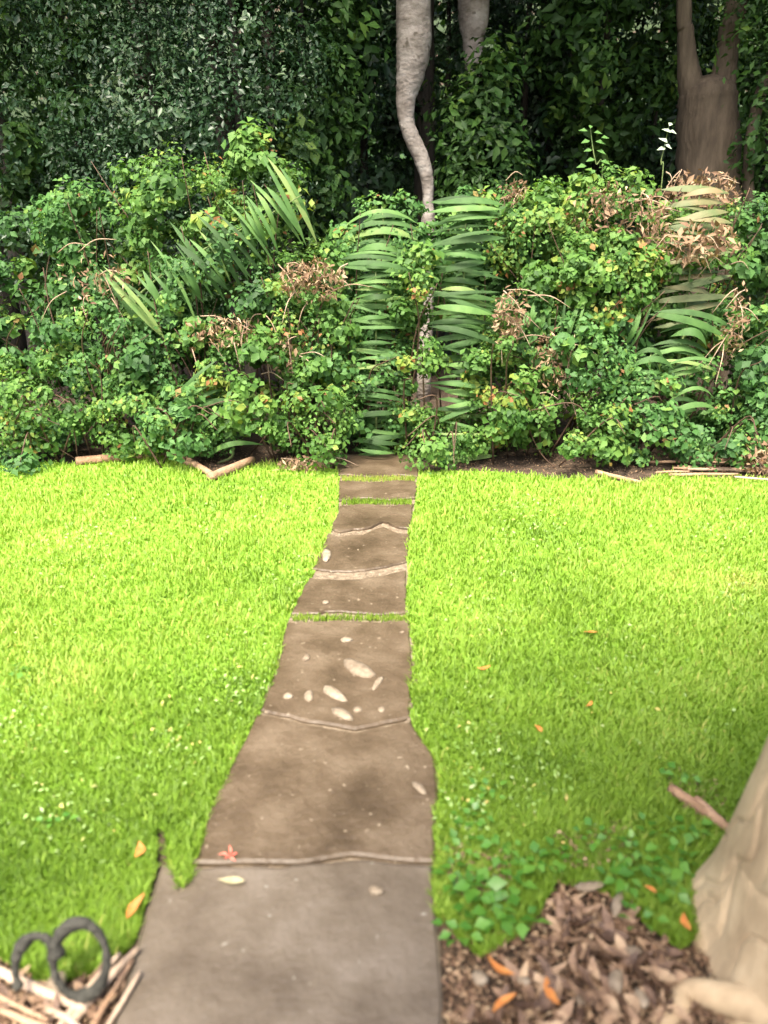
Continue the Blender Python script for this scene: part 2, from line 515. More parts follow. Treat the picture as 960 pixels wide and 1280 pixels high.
SEAMS = [(570, 's', 1), (601, 's', 7), (630, 's', 7), (665, 'w', 7), (717, 'u', 11), (774, 's', 10), (908, 'v', 5), (1082, 'w', 3)]
def slab(ya, yb, grey):
    fa, fb = ya, yb
    n = 14
    top = []
    def pt(t, y, side):
        a, b = path_x(min(max(y, 576), 1699))
        return G(a + (b - a) * t, y)
    rr = random.Random(int(ya(0)))
    for i in range(n + 1):
        t = i / n
        top.append(pt(t, fa(t), 0))
    ys = np.linspace(fa(1), fb(1), 12)[1:-1]
    for y in ys: top.append(pt(1, y, 1))
    for i in range(n, -1, -1):
        t = i / n
        top.append(pt(t, fb(t), 0))
    ys = np.linspace(fb(0), fa(0), 12)[1:-1]
    for y in ys: top.append(pt(0, y, 1))
    top = [v + Vector((rr.uniform(-.006, .006), rr.uniform(-.006, .006), 0)) for v in top]
    c = sum(top, Vector()) / len(top)
    m = len(top)
    h = .016 + rr.uniform(-.003, .003)
    tilt = Vector((rr.uniform(-.006, .006), rr.uniform(-.006, .006), 0))
    V = []
    for s, z in ((1, .0), (1, h - .006), (.975 if (top[0] - top[m // 2]).length > .5 else .96, h)):
        for v in top:
            q = c + (v - c) * s
            V.append((q.x, q.y, z + ((q - c).dot(tilt) if z > 0 else 0)))
    F = [tuple(range(2 * m, 3 * m))]
    for L_ in (0, 1):
        for i in range(m):
            j = (i + 1) % m
            F.append((L_ * m + i, L_ * m + j, L_ * m + m + j, L_ * m + m + i))
    me = mesh('slab', V, F, M['slab_grey' if grey else 'slab'])
    if me.polygons[0].normal.z < 0: me.flip_normals()
    return me

for i, (y, k, gap) in enumerate(SEAMS):
    f0 = seam(y, k)
    top_f = (lambda t, f0=f0, gap=gap: f0(t) + gap / 2)
    if i + 1 < len(SEAMS):
        y2, k2, g2 = SEAMS[i + 1]
        f1 = seam(y2, k2)
        bot_f = (lambda t, f1=f1, g2=g2: f1(t) - g2 / 2)
    else:
        bot_f = lambda t: 1690
    o = link('slab', slab(top_f, bot_f, i == len(SEAMS) - 1), path)
    o['label'] = 'grey-brown path slab nearest the camera' if i == len(SEAMS) - 1 else 'brown path slab'

# ------------------------------------------------------------------ stones
def stone_mesh(rx, ry, rz, seed):
    rr = random.Random(seed)
    V, F = [], []
    n, m = 9, 5
    ph = [rr.uniform(0, 6.28) for _ in range(4)]
    for i in range(m + 1):
        e = -math.pi / 2 + math.pi * i / m
        for k in range(n):
            a = 2 * math.pi * k / n
            q = 1 + .13 * math.sin(2 * a + ph[0]) + .09 * math.sin(3 * a + ph[1]) + .08 * math.sin(3 * e + ph[2])
            V.append((rx * q * math.cos(e) * math.cos(a), ry * q * math.cos(e) * math.sin(a), rz * math.sin(e) * (1 + .1 * math.sin(a + ph[3]))))
    for i in range(m):
        for k in range(n):
            F.append((i * n + k, i * n + (k + 1) % n, (i + 1) * n + (k + 1) % n, (i + 1) * n + k))
    return mesh('stone', V, F, M['stone'], True)

def stone(px, py, wpx, hpx, rot, label, group=None, z=.016, mat=None):
    c = G(px, py, z)
    ca, sa = math.cos(R(rot)), math.sin(R(rot))
    ma = G(px + wpx / 2 * ca, py + wpx / 2 * sa, z) - G(px - wpx / 2 * ca, py - wpx / 2 * sa, z)
    mi = G(px - hpx / 2 * sa, py + hpx / 2 * ca, z) - G(px + hpx / 2 * sa, py - hpx / 2 * ca, z)
    mx_ = ma.normalized()
    mi = mi - mx_ * mi.dot(mx_)                     # keep the two half axes square to each other
    o = link('stone', stone_mesh(ma.length / 2, mi.length / 2, min(ma.length, mi.length) * .26, int(px * 7 + py)), None, c)
    o.rotation_euler.z = math.atan2(ma.y, ma.x)
    if mat: o.data.materials[0] = mat
    tag(o, label, 'stone', group)

STN = [
 (448, 836, 44, 17, 36, 'longest pale stone set slantwise in the middle of the brown path slab'),
 (472, 854, 22, 8, -52, 'small pale stone just below right of the longest stone'),
 (418, 867, 40, 12, 30, 'second long pale stone, lower left of the longest one'),
 (386, 870, 13, 13, 0, 'round pale pebble at the left end of the second long stone'),
 (428, 893, 26, 13, 34, 'flat pale stone lowest of the slanting row'),
 (433, 800, 14, 6, 0, 'thin pale chip high in the middle of the path slab'),
 (383, 822, 10, 8, 0, 'small dull pebble near the left edge of the slab'),
 (447, 887, 10, 8, 10, 'small pebble right of the lowest slanting stone'),
 (477, 887, 9, 8, 0, 'small pebble farthest right below the slanting stones'),
 (408, 694, 12, 16, 0, 'pale upright stone chip on the slab third from the hedge'),
 (407, 753, 8, 5, 0, 'white chip just above the grassy joint of the path'),
 (470, 1113, 22, 11, 5, 'squarish white stone on the grey slab'),
 (524, 985, 22, 11, 45, 'pale oblong stone at the right edge where the path bulges'),
 (360, 870, 12, 8, 0, 'brownish pebble on the left of the path beside the round one'),
]
for q in STN:
    stone(*q[:5], q[5])
rs = random.Random(5)
for i in range(22):
    y = 790 + i * 13 + rs.uniform(-5, 5)
    if y > 1078: break
    b = path_x(y)[1]
    stone(b - rs.uniform(-3, 14), y, rs.uniform(7, 13), rs.uniform(5, 9), rs.uniform(0, 180), 'small pale pebble loose along the right edge of the path', 'pebbles along the right path edge', .006)
for i in range(16):
    y = 745 + i * 20 + rs.uniform(-7, 7)
    a = path_x(y)[0]
    stone(a + rs.uniform(-2, 12), y, rs.uniform(6, 11), rs.uniform(4, 8), rs.uniform(0, 180), 'small pale pebble loose along the left edge of the path', 'pebbles along the left path edge', .006)
for px, py, a, b, rot, lab in [(737, 1108, 36, 14, -8, 'cream flat stone at the top of the leaf litter'),
                               (772, 1130, 16, 34, 20, 'pale yellow-green stone standing at the litter edge under the grass'),
                               (802, 1248, 18, 24, 10, 'whitish oval stone in the leaf litter nearest the tan trunk'),
                               (770, 1226, 22, 34, 25, 'beige oval stone in the middle of the leaf litter'),
                               (726, 1250, 12, 18, 0, 'small grey pebble low in the leaf litter'),
                               (792, 1189, 20, 16, 0, 'yellowish round stone in the upper right of the litter'),
                               (600, 1222, 22, 18, 0, 'light grey stone in the soil beside the path edge'),
                               (655, 1226, 16, 12, 0, 'small light grey stone left of the leaf litter'),
                               (69, 1232, 26, 40, 15, 'pale yellow wedge of stone between the dark loops')]:
    stone(px, py, a, b, rot, lab, z=.02)

# ------------------------------------------------------------------ woodland
def tree(name, label, cat, trunk_pts, mat, crown, leafmat, group=None, k=6, n=10, limbs=True, leaf=.13, ncl=110, per=45, cr=.55, extra=None, zmin=.3, limb_n=7, seed=1):
    """trunk (> limbs) and a crown of leaf clumps; crown = (centre, radii)"""
    base = Vector(trunk_pts[0][0]); base.z = 0
    root = empty(name, base)
    tag(root, label, cat, group)
    pts, rad = spline(trunk_pts, k)
    part('trunk', tube('trunk', pts, rad, mat, n, .05, seed=seed), root)
    for t_ in (extra or []):
        p2, r2 = spline(t_, k)
        part('limb', tube('limb', p2, r2, mat, n, .05, seed=seed + 1), root)
    if crown:
        c, r = crown
        rr = random.Random(seed)
        top = Vector(pts[-1])
        for i in range(limb_n if limbs else 0):
            a = 6.283 * i / limb_n + rr.uniform(-.4, .4)
            e = Vector(c) + Vector((math.cos(a) * r[0] * .75, math.sin(a) * r[1] * .75, rr.uniform(-.3, .6) * r[2]))
            s = top.lerp(Vector(pts[-3]), rr.random())
            md = s.lerp(e, .5) + Vector((0, 0, .15 * r[2]))
            p2, r2 = spline([(s, rad[-1] * .7), (md, rad[-1] * .42), (e, .012)], 4)
            part('limb', tube('limb', p2, r2, mat, 6, .05, seed=i), root)
        C, N, L, t = clump_leaves(c, r, ncl, per, cr, leaf, shell=.35, zmin=zmin)
        part('crown', leaf_cloud('crown', C, N, L, np.full(len(C), .6), t, leafmat), root)
    return root

YB = 8.15
q = lambda px, py, r, Y: (P(px, py, Y), r * S(Y))
down = lambda px, py, Y, dx=0: Vector((P(px, py, Y).x + dx, Y, -.1))
# pale birch, bent foot shaped as its lit edge, dark trunk as its shaded side
tree('birch_tree', 'pale grey-white tree in the middle whose trunk narrows and bends just above the hedge', 'tree',
     [(down(533, 265, YB), .075), (P(535, 300, YB), .075), q(535, 255, 6, YB), q(534, 225, 7, YB), q(527, 198, 8.5, YB), q(515, 172, 8.5, YB), q(508, 150, 8.5, YB),
      q(508, 120, 11, YB), q(513, 92, 15, YB), q(517, 55, 18, YB), q(517, 0, 18.5, YB), q(520, -300, 20, YB)], M['bark_white'],
     ((-.1, 8.3, 7.6), (2.5, 2.7, 2.4)), M['wood_leaf'], seed=3)
tree('shade_side_trunk', 'dark straight trunk built as the shaded side of the bent pale tree', 'tree',
     [(down(531, 200, 9.6), .13), q(531, 250, 12, 9.6), q(530, 150, 11.5, 9.6), q(529, 0, 11, 9.6), q(529, -300, 10, 9.6)], M['bark_dark'],
     ((.6, 10.4, 7.8), (2.6, 2.6, 2.4)), M['wood_leaf'], seed=4)
tree('pale_tree', 'short visible length of pale trunk at the top edge right of the bent pale tree', 'tree',
     [(down(594, 100, 8.9), .1), q(592, 160, 9, 8.9), q(591, 60, 10, 8.9), q(592, 0, 16, 8.9), q(593, -300, 16, 8.9)], M['bark_white'],
     ((1.9, 11.0, 7.6), (2.6, 2.6, 2.4)), M['wood_leaf'], seed=5)
YR = 8.2
tree('forked_tree', 'thick brown trunk forking in two above the right end of the hedge', 'tree',
     [(down(888, 240, YR), .36), q(888, 280, 38, YR), q(886, 220, 34, YR), q(884, 150, 31, YR), q(884, 118, 29, YR), q(884, 104, 22, YR), q(884, 95, 10, YR)], M['bark_brown'],
     ((3.4, 8.0, 7.5), (2.6, 2.5, 2.4)), M['wood_leaf'], seed=6, limbs=False,
     extra=[[q(872, 170, 14, YR), q(868, 125, 15, YR), q(860, 85, 11, YR), q(857, 40, 8, YR), q(855, 0, 7.5, YR), q(850, -300, 7, YR)],
            [q(897, 170, 14, YR), q(900, 125, 16, YR), q(907, 80, 12, YR), q(914, 30, 11, YR), q(922, -5, 11, YR), q(960, -300, 9, YR)]])
tree('slender_tree', 'thin greenish stem leaning by the right edge of the wood', 'tree',
     [(down(934, 260, 7.9), .05), q(934, 290, 6, 7.9), q(935, 220, 6, 7.9), q(941, 160, 6, 7.9), q(953, 110, 6, 7.9), q(972, 60, 5, 7.9), q(1010, -250, 5, 7.9)], M['bark_brown'],
     ((4.7, 7.6, 6.4), (1.8, 1.9, 1.5)), M['wood_leaf'], seed=7, ncl=80)
for i, (x, y, r, lab) in enumerate([(-5.6, 12.4, .17, 'dark trunk deep in the wood behind the leftmost evergreen'), (-3.4, 12.6, .15, 'dark trunk deep in the wood behind the second evergreen'),
                               (-1.5, 12.2, .12, 'slim dark trunk in the shade just left of the bent pale tree'), (1.2, 13.0, .10, 'slim dark trunk in the dark gap right of the pale tree'),
                               (3.0, 13.2, .16, 'dark trunk deep in the gap left of the forked tree'), (6.4, 12.4, .18, 'dark trunk in shade behind the thin leaning stem'),
                               (-6.8, 8.6, .2, 'dark trunk off beyond the left edge of the hedge'), (7.2, 9.0, .2, 'dark trunk off beyond the right edge of the hedge')]):
    tree('woodland_tree', lab, 'tree', [(Vector((x, y, -.1)), r * 1.3), (Vector((x + .05, y, 1.5)), r), (Vector((x - .1, y + .1, 4)), r * .85), (Vector((x, y, 6.2)), r * .6)], M['bark_dark'],
         ((x, y - .3, 7.4), (2.6, 2.6, 2.5)), M['wood_leaf'], 'trees in the dark wood', seed=20 + i)
# unseen trees added to keep sun off the wood, crowns high above the frame
for i, (x, lab) in enumerate([(-5.4, 'unseen leafy tree added for shade over the left end of the hedge'), (-2.0, 'unseen leafy tree added for shade over the hedge left of the path'),
                              (2.1, 'unseen leafy tree added for shade over the hedge right of the path'), (6.0, 'unseen leafy tree added for shade over the right end of the hedge')]):
    tree('shade_canopy_tree', lab, 'tree', [(Vector((x, 11.4, -.1)), .22), (Vector((x, 11.2, 2)), .15), (Vector((x - .1, 10.6, 4.4)), .13), (Vector((x, 8.6, 5.8)), .1)], M['bark_dark'],
         ((x, 7.4, 5.9), (2.5, 2.1, 1.3)), M['wood_leaf'], 'unseen trees added for shade', seed=40 + i, ncl=260, per=50, cr=.5, leaf=.12)

def evergreen(px, top, Y, rx, ry, h, lab, ncl=150, per=75, mat='evergreen', leaf=.055, seed=1, cr=.26, z0=.9):
    x = P(px, 100, Y).x
    root = empty('evergreen_tree', (x, Y, 0))
    tag(root, lab, 'tree', 'evergreens behind the hedge')
    pts, rad = spline([(Vector((x, Y + .35, -.1)), .07), (Vector((x + .03, Y + .35, h * .4)), .05), (Vector((x, Y + .2, h * .95)), .02)], 5)
    part('trunk', tube('trunk', pts, rad, M['bark_dark'], 9, .05), root)
    C, N, L, t = clump_leaves((x, Y, z0 + (h - z0) / 2), (rx, ry, (h - z0) / 2), ncl, per, cr, leaf, shell=.45, flat=1.1)
    part('crown', leaf_cloud('crown', C, N, L, np.full(len(C), .5), t, M[mat]), root)
evergreen(-30, 0, 7.9, 1.0, .8, 5.2, 'dark evergreen at the left edge of the picture', seed=1)
evergreen(70, 0, 8.3, .9, .8, 5.4, 'dark smooth-leaved evergreen second from the left edge', ncl=120, leaf=.09, mat='wood_leaf')
evergreen(175, 0, 7.7, .75, .7, 5.2, 'dark fine-leaved evergreen behind the left bush, third from the left edge', ncl=220, per=100, leaf=.043)
evergreen(285, 0, 7.6, .85, .7, 5.4, 'densest dark evergreen with small glinting leaves, behind the tallest left bush', ncl=240, per=100, leaf=.043)
evergreen(372, 0, 8.2, .6, .6, 5.2, 'mid-green tree with larger leaves left of the bent pale trunk', ncl=110, leaf=.1, mat='wood_leaf')
evergreen(760, 0, 9.4, .95, .7, 5.4, 'deep green tree in the dark gap left of the forked trunk', ncl=90, leaf=.1, mat='wood_leaf', z0=2.3)
evergreen(990, 0, 8.1, .7, .7, 5.4, 'bright-leaved evergreen at the right edge of the picture', ncl=130, leaf=.08, mat='wood_leaf')
evergreen(660, 0, 10.2, .95, .7, 5.6, 'dim tree in the darkest part of the wood', ncl=80, leaf=.1, mat='evergreen', z0=1.6)

def hill_cover():
    n = 5500
    X = rng.uniform(-34, 34, n); Yw = 16 + 22 * rng.random(n) ** 1.3
    Z = ground_z(X, Yw) + rng.uniform(0, 1.3, n)
    per = 16
    C = np.repeat(np.stack([X, Yw, Z], -1), per, 0) + rng.normal(0, .6, (n * per, 3))
    N = rng.normal(size=(n * per, 3)) + np.array([0, -.5, .5])
    t = np.clip(rng.normal(.4, .2, n * per), 0, 1)
    o = link('undergrowth', leaf_cloud('undergrowth', C, N, rng.uniform(.3, .6, n * per), np.full(n * per, .6), t, M['wood_leaf']))
    tag(o, 'dark undergrowth covering the rise behind the wood', 'undergrowth', kind='stuff')
hill_cover()

def woodland():
    n = 2400
    X = rng.uniform(-19, 19, n); Yw = rng.uniform(12.5, 17, n); Z = rng.uniform(.2, 13, n)
    per = 34
    C = np.repeat(np.stack([X, Yw, Z], -1), per, 0) + rng.normal(0, .42, (n * per, 3))
    N = rng.normal(size=(n * per, 3)) + np.array([0, -.5, .5])
    t = np.clip(np.repeat(rng.normal(.42, .15, n), per) + rng.normal(0, .15, n * per), 0, 1)
    o = link('woodland', leaf_cloud('woodland', C, N, rng.uniform(.14, .32, n * per), np.full(n * per, .6), t, M['wood_leaf']))
    tag(o, 'dark mass of leaves closing off the far wood', 'woodland', kind='stuff')
woodland()
evergreen(605, 0, 8.45, .42, .35, 3.3, 'dark shrub under the pale tree hiding the lower part of its trunk', ncl=110, leaf=.09, mat='wood_leaf', z0=.4, seed=2)
evergreen(560, 0, 11.4, 1.0, .7, 5.6, 'dim tree filling the gap right of the bent pale trunk', ncl=100, leaf=.085, per=110, z0=.4)
evergreen(720, 0, 11.0, 1.1, .7, 5.8, 'dim tree filling the gap beneath the tall shoot', ncl=110, leaf=.085, per=110, z0=.4)
evergreen(830, 0, 10.2, .8, .6, 5.6, 'dark tree close behind the left fork of the forked trunk', ncl=100, leaf=.085, per=110, z0=.4)
evergreen(905, 0, 10.8, .9, .6, 5.6, 'green tree seen through the fork of the brown trunk', ncl=110, leaf=.085, per=110, mat='wood_leaf', z0=.4)
evergreen(450, 0, 9.6, .7, .6, 5.4, 'dark tree just left behind the bent pale trunk', ncl=100, leaf=.1, z0=.4)

# ------------------------------------------------------------------ hedge of brambles
def bush(px, py, wpx, hpx, Y, lab, ncl=60, per=70, leaf=.05, cr=.15, mat='bramble', depth=.45, stems=5, seed=1, name='bramble_bush', zmin=.03):
    Y -= .25
    c = P(px, py, Y)
    s = S(Y)
    c.z = max(c.z, .1)
    root = empty(name, (c.x, Y, 0))
    tag(root, lab, 'bush', 'bushes of the overgrown hedge')
    C, N, L, t = clump_leaves(c, (wpx * s / 2, depth, hpx * s / 2), ncl, per, cr, leaf, front=.35, shell=.5, zmin=zmin)
    part('foliage', leaf_cloud('foliage', C, N, L, np.full(len(C), .68), t, M[mat]), root)
    rr = random.Random(seed)
    for i in range(stems):
        a = Vector((c.x + rr.uniform(-.3, .3) * wpx * s, Y + rr.uniform(-.2, .2), 0))
        u_ = rr.uniform(0, 6.28)
        e = Vector(c) + Vector((math.cos(u_) * wpx * s * .5, -abs(math.sin(u_)) * depth * .95, rr.uniform(-.2, .5) * hpx * s))
        e.z = max(e.z, .1)
        md = a.lerp(e, .5) + Vector((rr.uniform(-.1, .1), -.08, .22))
        p2, r2 = spline([(a, .008), (md, .006), (e + Vector((0, -.06, -.05)), .003)], 6)
        part('stem', tube('stem', p2, r2, M['stem'], 5), root)
    return root

BUSHES = [
 (20, 350, 190, 250, 6.7, 'smooth leafy bush at the left edge of the hedge', 70, 60, .075, 'bramble'),
 (-90, 430, 190, 320, 6.6, 'bush beyond the left edge of the picture', 60, 60, .06, 'bramble'),
 (60, 505, 150, 130, 6.1, 'low bramble at the left edge above the lawn', 55, 75, .045, 'bramble_light'),
 (130, 310, 130, 130, 6.55, 'bramble with reddish leaves below the dark evergreen', 50, 70, .048, 'bramble'),
 (225, 275, 170, 140, 6.6, 'light leafy bramble mound under the densest evergreen', 60, 75, .05, 'bramble_light'),
 (325, 235, 110, 110, 6.7, 'topmost bramble spray on the left of the hedge', 40, 70, .055, 'bramble_light'),
 (290, 370, 180, 150, 6.35, 'bramble in the middle left of the hedge under the streaky blades', 60, 65, .05, 'bramble'),
 (150, 445, 150, 130, 6.25, 'bramble with scattered yellow leaves in the lower left hedge', 50, 70, .05, 'bramble'),
 (390, 390, 130, 150, 6.3, 'bramble tangled with dry tan leaves left of the path end', 55, 75, .045, 'bramble_light'),
 (330, 485, 160, 150, 6.05, 'bramble low on the left of the path end above the log', 60, 75, .045, 'bramble_light'),
 (230, 530, 110, 80, 5.95, 'low green tuft of bramble right above the lawn bulge', 35, 70, .045, 'bramble'),
 (395, 520, 90, 120, 5.95, 'low bramble beside the left corner of the path end', 40, 75, .04, 'bramble_light'),
 (480, 330, 120, 150, 6.6, 'rounded bush at the foot of the bent pale trunk', 55, 65, .055, 'bramble'),
 (470, 480, 90, 190, 6.3, 'shaded bush straight above the end of the path', 50, 65, .05, 'bramble'),
 (520, 450, 55, 270, 6.15, 'narrow upright column of leaves at the path end', 55, 60, .045, 'bramble_light'),
 (600, 330, 130, 160, 6.65, 'bush right of the bent pale trunk', 55, 70, .055, 'bramble'),
 (690, 300, 140, 130, 6.6, 'light bramble mound below the tall shoot', 60, 75, .05, 'bramble_light'),
 (765, 300, 150, 150, 6.6, 'bramble mound with orange dry grass to the right of the tall shoot', 60, 75, .05, 'bramble_light'),
 (740, 355, 170, 110, 6.3, 'brightest bramble with round leaves in the right of the hedge', 60, 80, .052, 'bramble_light'),
 (620, 500, 80, 190, 6.0, 'bramble trailing down to the lawn right of the path', 55, 80, .042, 'bramble_light'),
 (720, 440, 170, 110, 6.2, 'bramble hanging over the dark hollow', 55, 70, .05, 'bramble'),
 (715, 540, 150, 100, 5.95, 'low bramble below the dark hollow at the lawn edge', 50, 75, .045, 'bramble_light'),
 (800, 520, 110, 150, 6.1, 'low bush with yellow-green blades right of the hollow', 45, 65, .05, 'bramble'),
 (860, 350, 130, 200, 6.6, 'pale washed bush in front of the forked trunk', 55, 60, .055, 'bramble_light'),
 (925, 340, 100, 180, 6.7, 'leafy bush at the right edge beneath the thin stem', 50, 65, .055, 'bramble'),
 (890, 470, 150, 160, 6.3, 'shady bush low at the right of the hedge', 55, 60, .05, 'bramble'),
 (965, 450, 90, 200, 6.2, 'bush at the right edge above the straw', 50, 60, .05, 'bramble'),
 (45, 560, 110, 70, 6.0, 'lowest leafy bush at the left edge behind the dark log', 34, 75, .045, 'bramble'),
 (175, 520, 120, 110, 6.15, 'leafy bush above the long low log', 50, 75, .048, 'bramble_light'),
 (105, 415, 130, 120, 6.5, 'bush filling the hedge below the reddish bramble', 50, 70, .055, 'bramble'),
 (215, 430, 120, 130, 6.4, 'bush behind the lower end of the slanting strap leaves', 50, 70, .05, 'bramble'),
 (420, 445, 80, 130, 6.35, 'bush directly left of the level strap-leaf band at the path end', 45, 70, .05, 'bramble'),
 (545, 555, 80, 70, 6.0, 'low leafy tuft at the right corner of the path end', 30, 75, .042, 'bramble_light'),
 (880, 550, 110, 70, 5.95, 'low dark bush right behind the straw heap', 34, 75, .048, 'bramble'),
 (960, 530, 90, 100, 6.0, 'low bush at the right edge next to the straw tuft', 38, 75, .05, 'bramble'),
 (660, 420, 100, 110, 6.4, 'bush between the tallest strap-leaf band and the dark hollow', 45, 70, .05, 'bramble'),
 (1060, 400, 190, 340, 6.5, 'bush beyond the right edge of the picture', 60, 60, .06, 'bramble'),
]
for i, (px, py, wp, hp, Y, lab, ncl, per, lf, mt) in enumerate(BUSHES):
    bush(px, py, wp, hp, Y, lab, ncl, per, lf, .13, mt, seed=i + 1)

# invented stacks of strap leaves that stand in for ripple bands across the hedge
def ripple_band(px, py, wpx, hpx, Y, n, tilt, lab, mat='blade', thick=9, sag=.12, name='ripple_band_leaves', seed=1, cat='plant'):
    """stacked long leaves crossing a stem; tilt = degrees the leaves lean from level"""
    rr = random.Random(seed)
    Y -= .2
    s = S(Y)
    c = P(px, py, Y)
    root = empty(name, (c.x, Y, 0))
    tag(root, lab, cat, 'ripple bands built as strap leaves')
    ca, sa = math.cos(R(tilt)), math.sin(R(tilt))
    A = Vector((ca, 0, sa)); B = Vector((-sa, 0, ca))
    lo = c - B * (hpx * s * .5); hi = c + B * (hpx * s * .5)
    p2, r2 = spline([(Vector((c.x, Y + .05, -.02)), .012), (Vector((lo.x, Y + .05, max(.05, lo.z))), .010), (hi + Vector((0, .05, 0)), .004)], 6)
    part('stem', tube('stem', p2, r2, M['stem_green'], 6), root)
    n = int(n * 1.7)
    for i in range(n):
        t = (i + rr.uniform(.1, .9)) / n
        mid = lo.lerp(hi, t) + A * rr.uniform(-.06, .06) * wpx * s + Vector((0, rr.uniform(-.06, .14), 0))
        half = wpx * s * .5 * rr.uniform(.45, 1.15)
        th = thick * s * rr.uniform(.3, .8)
        tl = rr.gauss(0, .16)
        sg = sag * rr.uniform(.2, 2.4)
        V, F, T = [], [], []
        K = 9
        tv = min(1, max(0, rr.gauss(.42, .3)))
        for k in range(K):
            u_ = -1 + 2 * k / (K - 1)
            wd = th * .5 * max(.06, (1 - abs(u_) ** 3.0))
            bend = -sg * half * u_ * u_ * .6 + tl * half * u_
            p = mid + A * (half * u_) + B * bend + Vector((0, -.06 * (1 - u_ * u_), 0))
            dn = Vector((0, .55, 0)) + B * 1.0
            dn.normalize()
            V += [p - dn * wd, p + Vector((0, -.14 * wd, 0)), p + dn * wd]
            T += [tv] * 3
        for k in range(K - 1):
            a = k * 3
            F += [(a, a + 3, a + 4, a + 1), (a + 1, a + 4, a + 5, a + 2)]
        me = mesh('leaf', V, F, M[mat], True)
        at = me.attributes.new('tint', 'FLOAT', 'POINT')
        at.data.foreach_set('value', np.array(T, dtype=np.float32))
        part('leaf', me, root)
    return root

ripple_band(470, 450, 75, 240, 5.98, 34, 0, 'upright ripple band built as level strap leaves above the left of the path end', seed=1)
ripple_band(578, 430, 78, 320, 5.95, 44, 0, 'tallest ripple band built as level strap leaves right of the path end', seed=2, thick=11)
ripple_band(868, 320, 85, 150, 6.15, 13, 0, 'tan and green ripple band built as level dry strap leaves below the forked trunk', 'blade_tan', seed=3, thick=12)
ripple_band(803, 505, 55, 130, 5.9, 12, -6, 'low ripple band built as arching yellow-green strap leaves right of the dark hollow', seed=4, thick=10, sag=.5)
ripple_band(265, 320, 95, 240, 6.05, 20, -58, 'ripple band built as long strap leaves slanting down through the left of the hedge', seed=5, thick=11)
ripple_band(265, 515, 70, 100, 5.85, 10, 24, 'small ripple band built as arching strap leaves above the log on the left', seed=6, thick=10, sag=.35)
ripple_band(480, 300, 85, 70, 6.2, 7, 4, 'short ripple band built as broad strap leaves at the foot of the bent pale trunk', seed=7, thick=13, sag=.3)
ripple_band(860, 420, 90, 60, 6.0, 5, -10, 'short ripple band built as bright arching strap leaves in the right of the hedge', seed=8, thick=13, sag=.4)
ripple_band(730, 405, 60, 130, 6.0, 10, 86, 'ripple band built as upright pale strap leaves hanging over the dark hollow', seed=9, thick=10)
ripple_band(860, 475, 70, 80, 5.95, 7, 0, 'low ripple band built as level strap leaves left of the right edge', seed=10, thick=9, sag=.5)

# dry brown brush caught in the hedge
def dead_brush(px, py, wpx, hpx, Y, lab, n=260, leaf=.045, seed=1):
    rr = random.Random(seed)
    Y -= .2
    s = S(Y)
    c = P(px, py, Y)
    root = empty('dead_brush', (c.x, Y, max(0, c.z - hpx * s / 2)))
    tag(root, lab, 'dead plant', 'dry brush caught in the hedge')
    d = unit(n)
    C = np.array(c) + d * np.array([wpx * s / 2, .12, hpx * s / 2]) * rng.random((n, 1)) ** .4 + np.array([0, -.1, 0])
    C[:, 2] = np.maximum(C[:, 2], .02)
    N = rng.normal(size=(n, 3)) + np.array([0, -.5, .3])
    D = rng.normal(size=(n, 3)) + np.array([0, 0, -.9])
    t = np.clip(rng.normal(.55, .25, n), 0, 1)
    part('dry_leaves', leaf_cloud('dry_leaves', C, N, leaf * rng.uniform(.6, 1.5, n), rng.uniform(.2, .5, n), t, M['dead'], D), root, kind='stuff')
    for i in range(9):
        a = c + Vector((rr.uniform(-.5, .5) * wpx * s, -.05, rr.uniform(-.5, .5) * hpx * s))
        ang = rr.uniform(-2.6, .3)
        ln = rr.uniform(.12, .34)
        e = a + Vector((math.cos(ang) * ln, rr.uniform(-.12, 0), math.sin(ang) * ln))
        md = a.lerp(e, .5) + Vector((0, -.03, .04))
        for v in (a, e, md): v.z = max(v.z, .02)
        p2, r2 = spline([(a, .0045), (md, .004), (e, .002)], 4)
        part('twig', tube('twig', p2, r2, M['wood_pale'], 5), root)
dead_brush(392, 350, 80, 50, 5.95, 'largest tuft of tan dead leaves left of the path end', 420, seed=1)
dead_brush(285, 412, 90, 40, 6.0, 'sparse tan dead stalks left of the path in mid hedge', 200, seed=2)
dead_brush(350, 440, 50, 50, 5.95, 'small hanging tuft of tan dead leaves low left of the path', 130, seed=3)
dead_brush(636, 395, 44, 70, 5.9, 'tan dead leaves and pale twigs beside the tallest strap-leaf band', 260, seed=4)
dead_brush(688, 450, 50, 80, 5.95, 'brown dead leaves hanging at the left of the dark hollow', 220, seed=5)
dead_brush(760, 265, 110, 60, 6.3, 'dry brown grass heads below the tall shoot', 260, .05, seed=6)
dead_brush(812, 285, 36, 80, 6.2, 'orange-tan dry stalks beside the washed bush', 180, .05, seed=7)
dead_brush(872, 240, 90, 44, 6.6, 'straw-coloured dry growth at the foot of the forked trunk', 360, .06, seed=8)
dead_brush(912, 400, 26, 90, 6.0, 'hanging tan dead frond near the right edge', 160, seed=9)
dead_brush(640, 240, 34, 24, 6.6, 'small rust-brown dead flower head on top of the hedge', 90, seed=10)
dead_brush(130, 350, 100, 60, 6.1, 'sparse rusty dead leaves in the left of the hedge', 120, seed=11)
dead_brush(870, 305, 90, 50, 6.05, 'tan flattened dry grass across the right of the hedge', 220, .07, seed=12)
dead_brush(380, 575, 70, 14, 5.75, 'thin heap of orange-tan dead leaves on soil left of the path end', 130, seed=13)
dead_brush(945, 570, 50, 50, 5.7, 'pale straw tuft at the right edge above the lawn', 200, .06, seed=14)

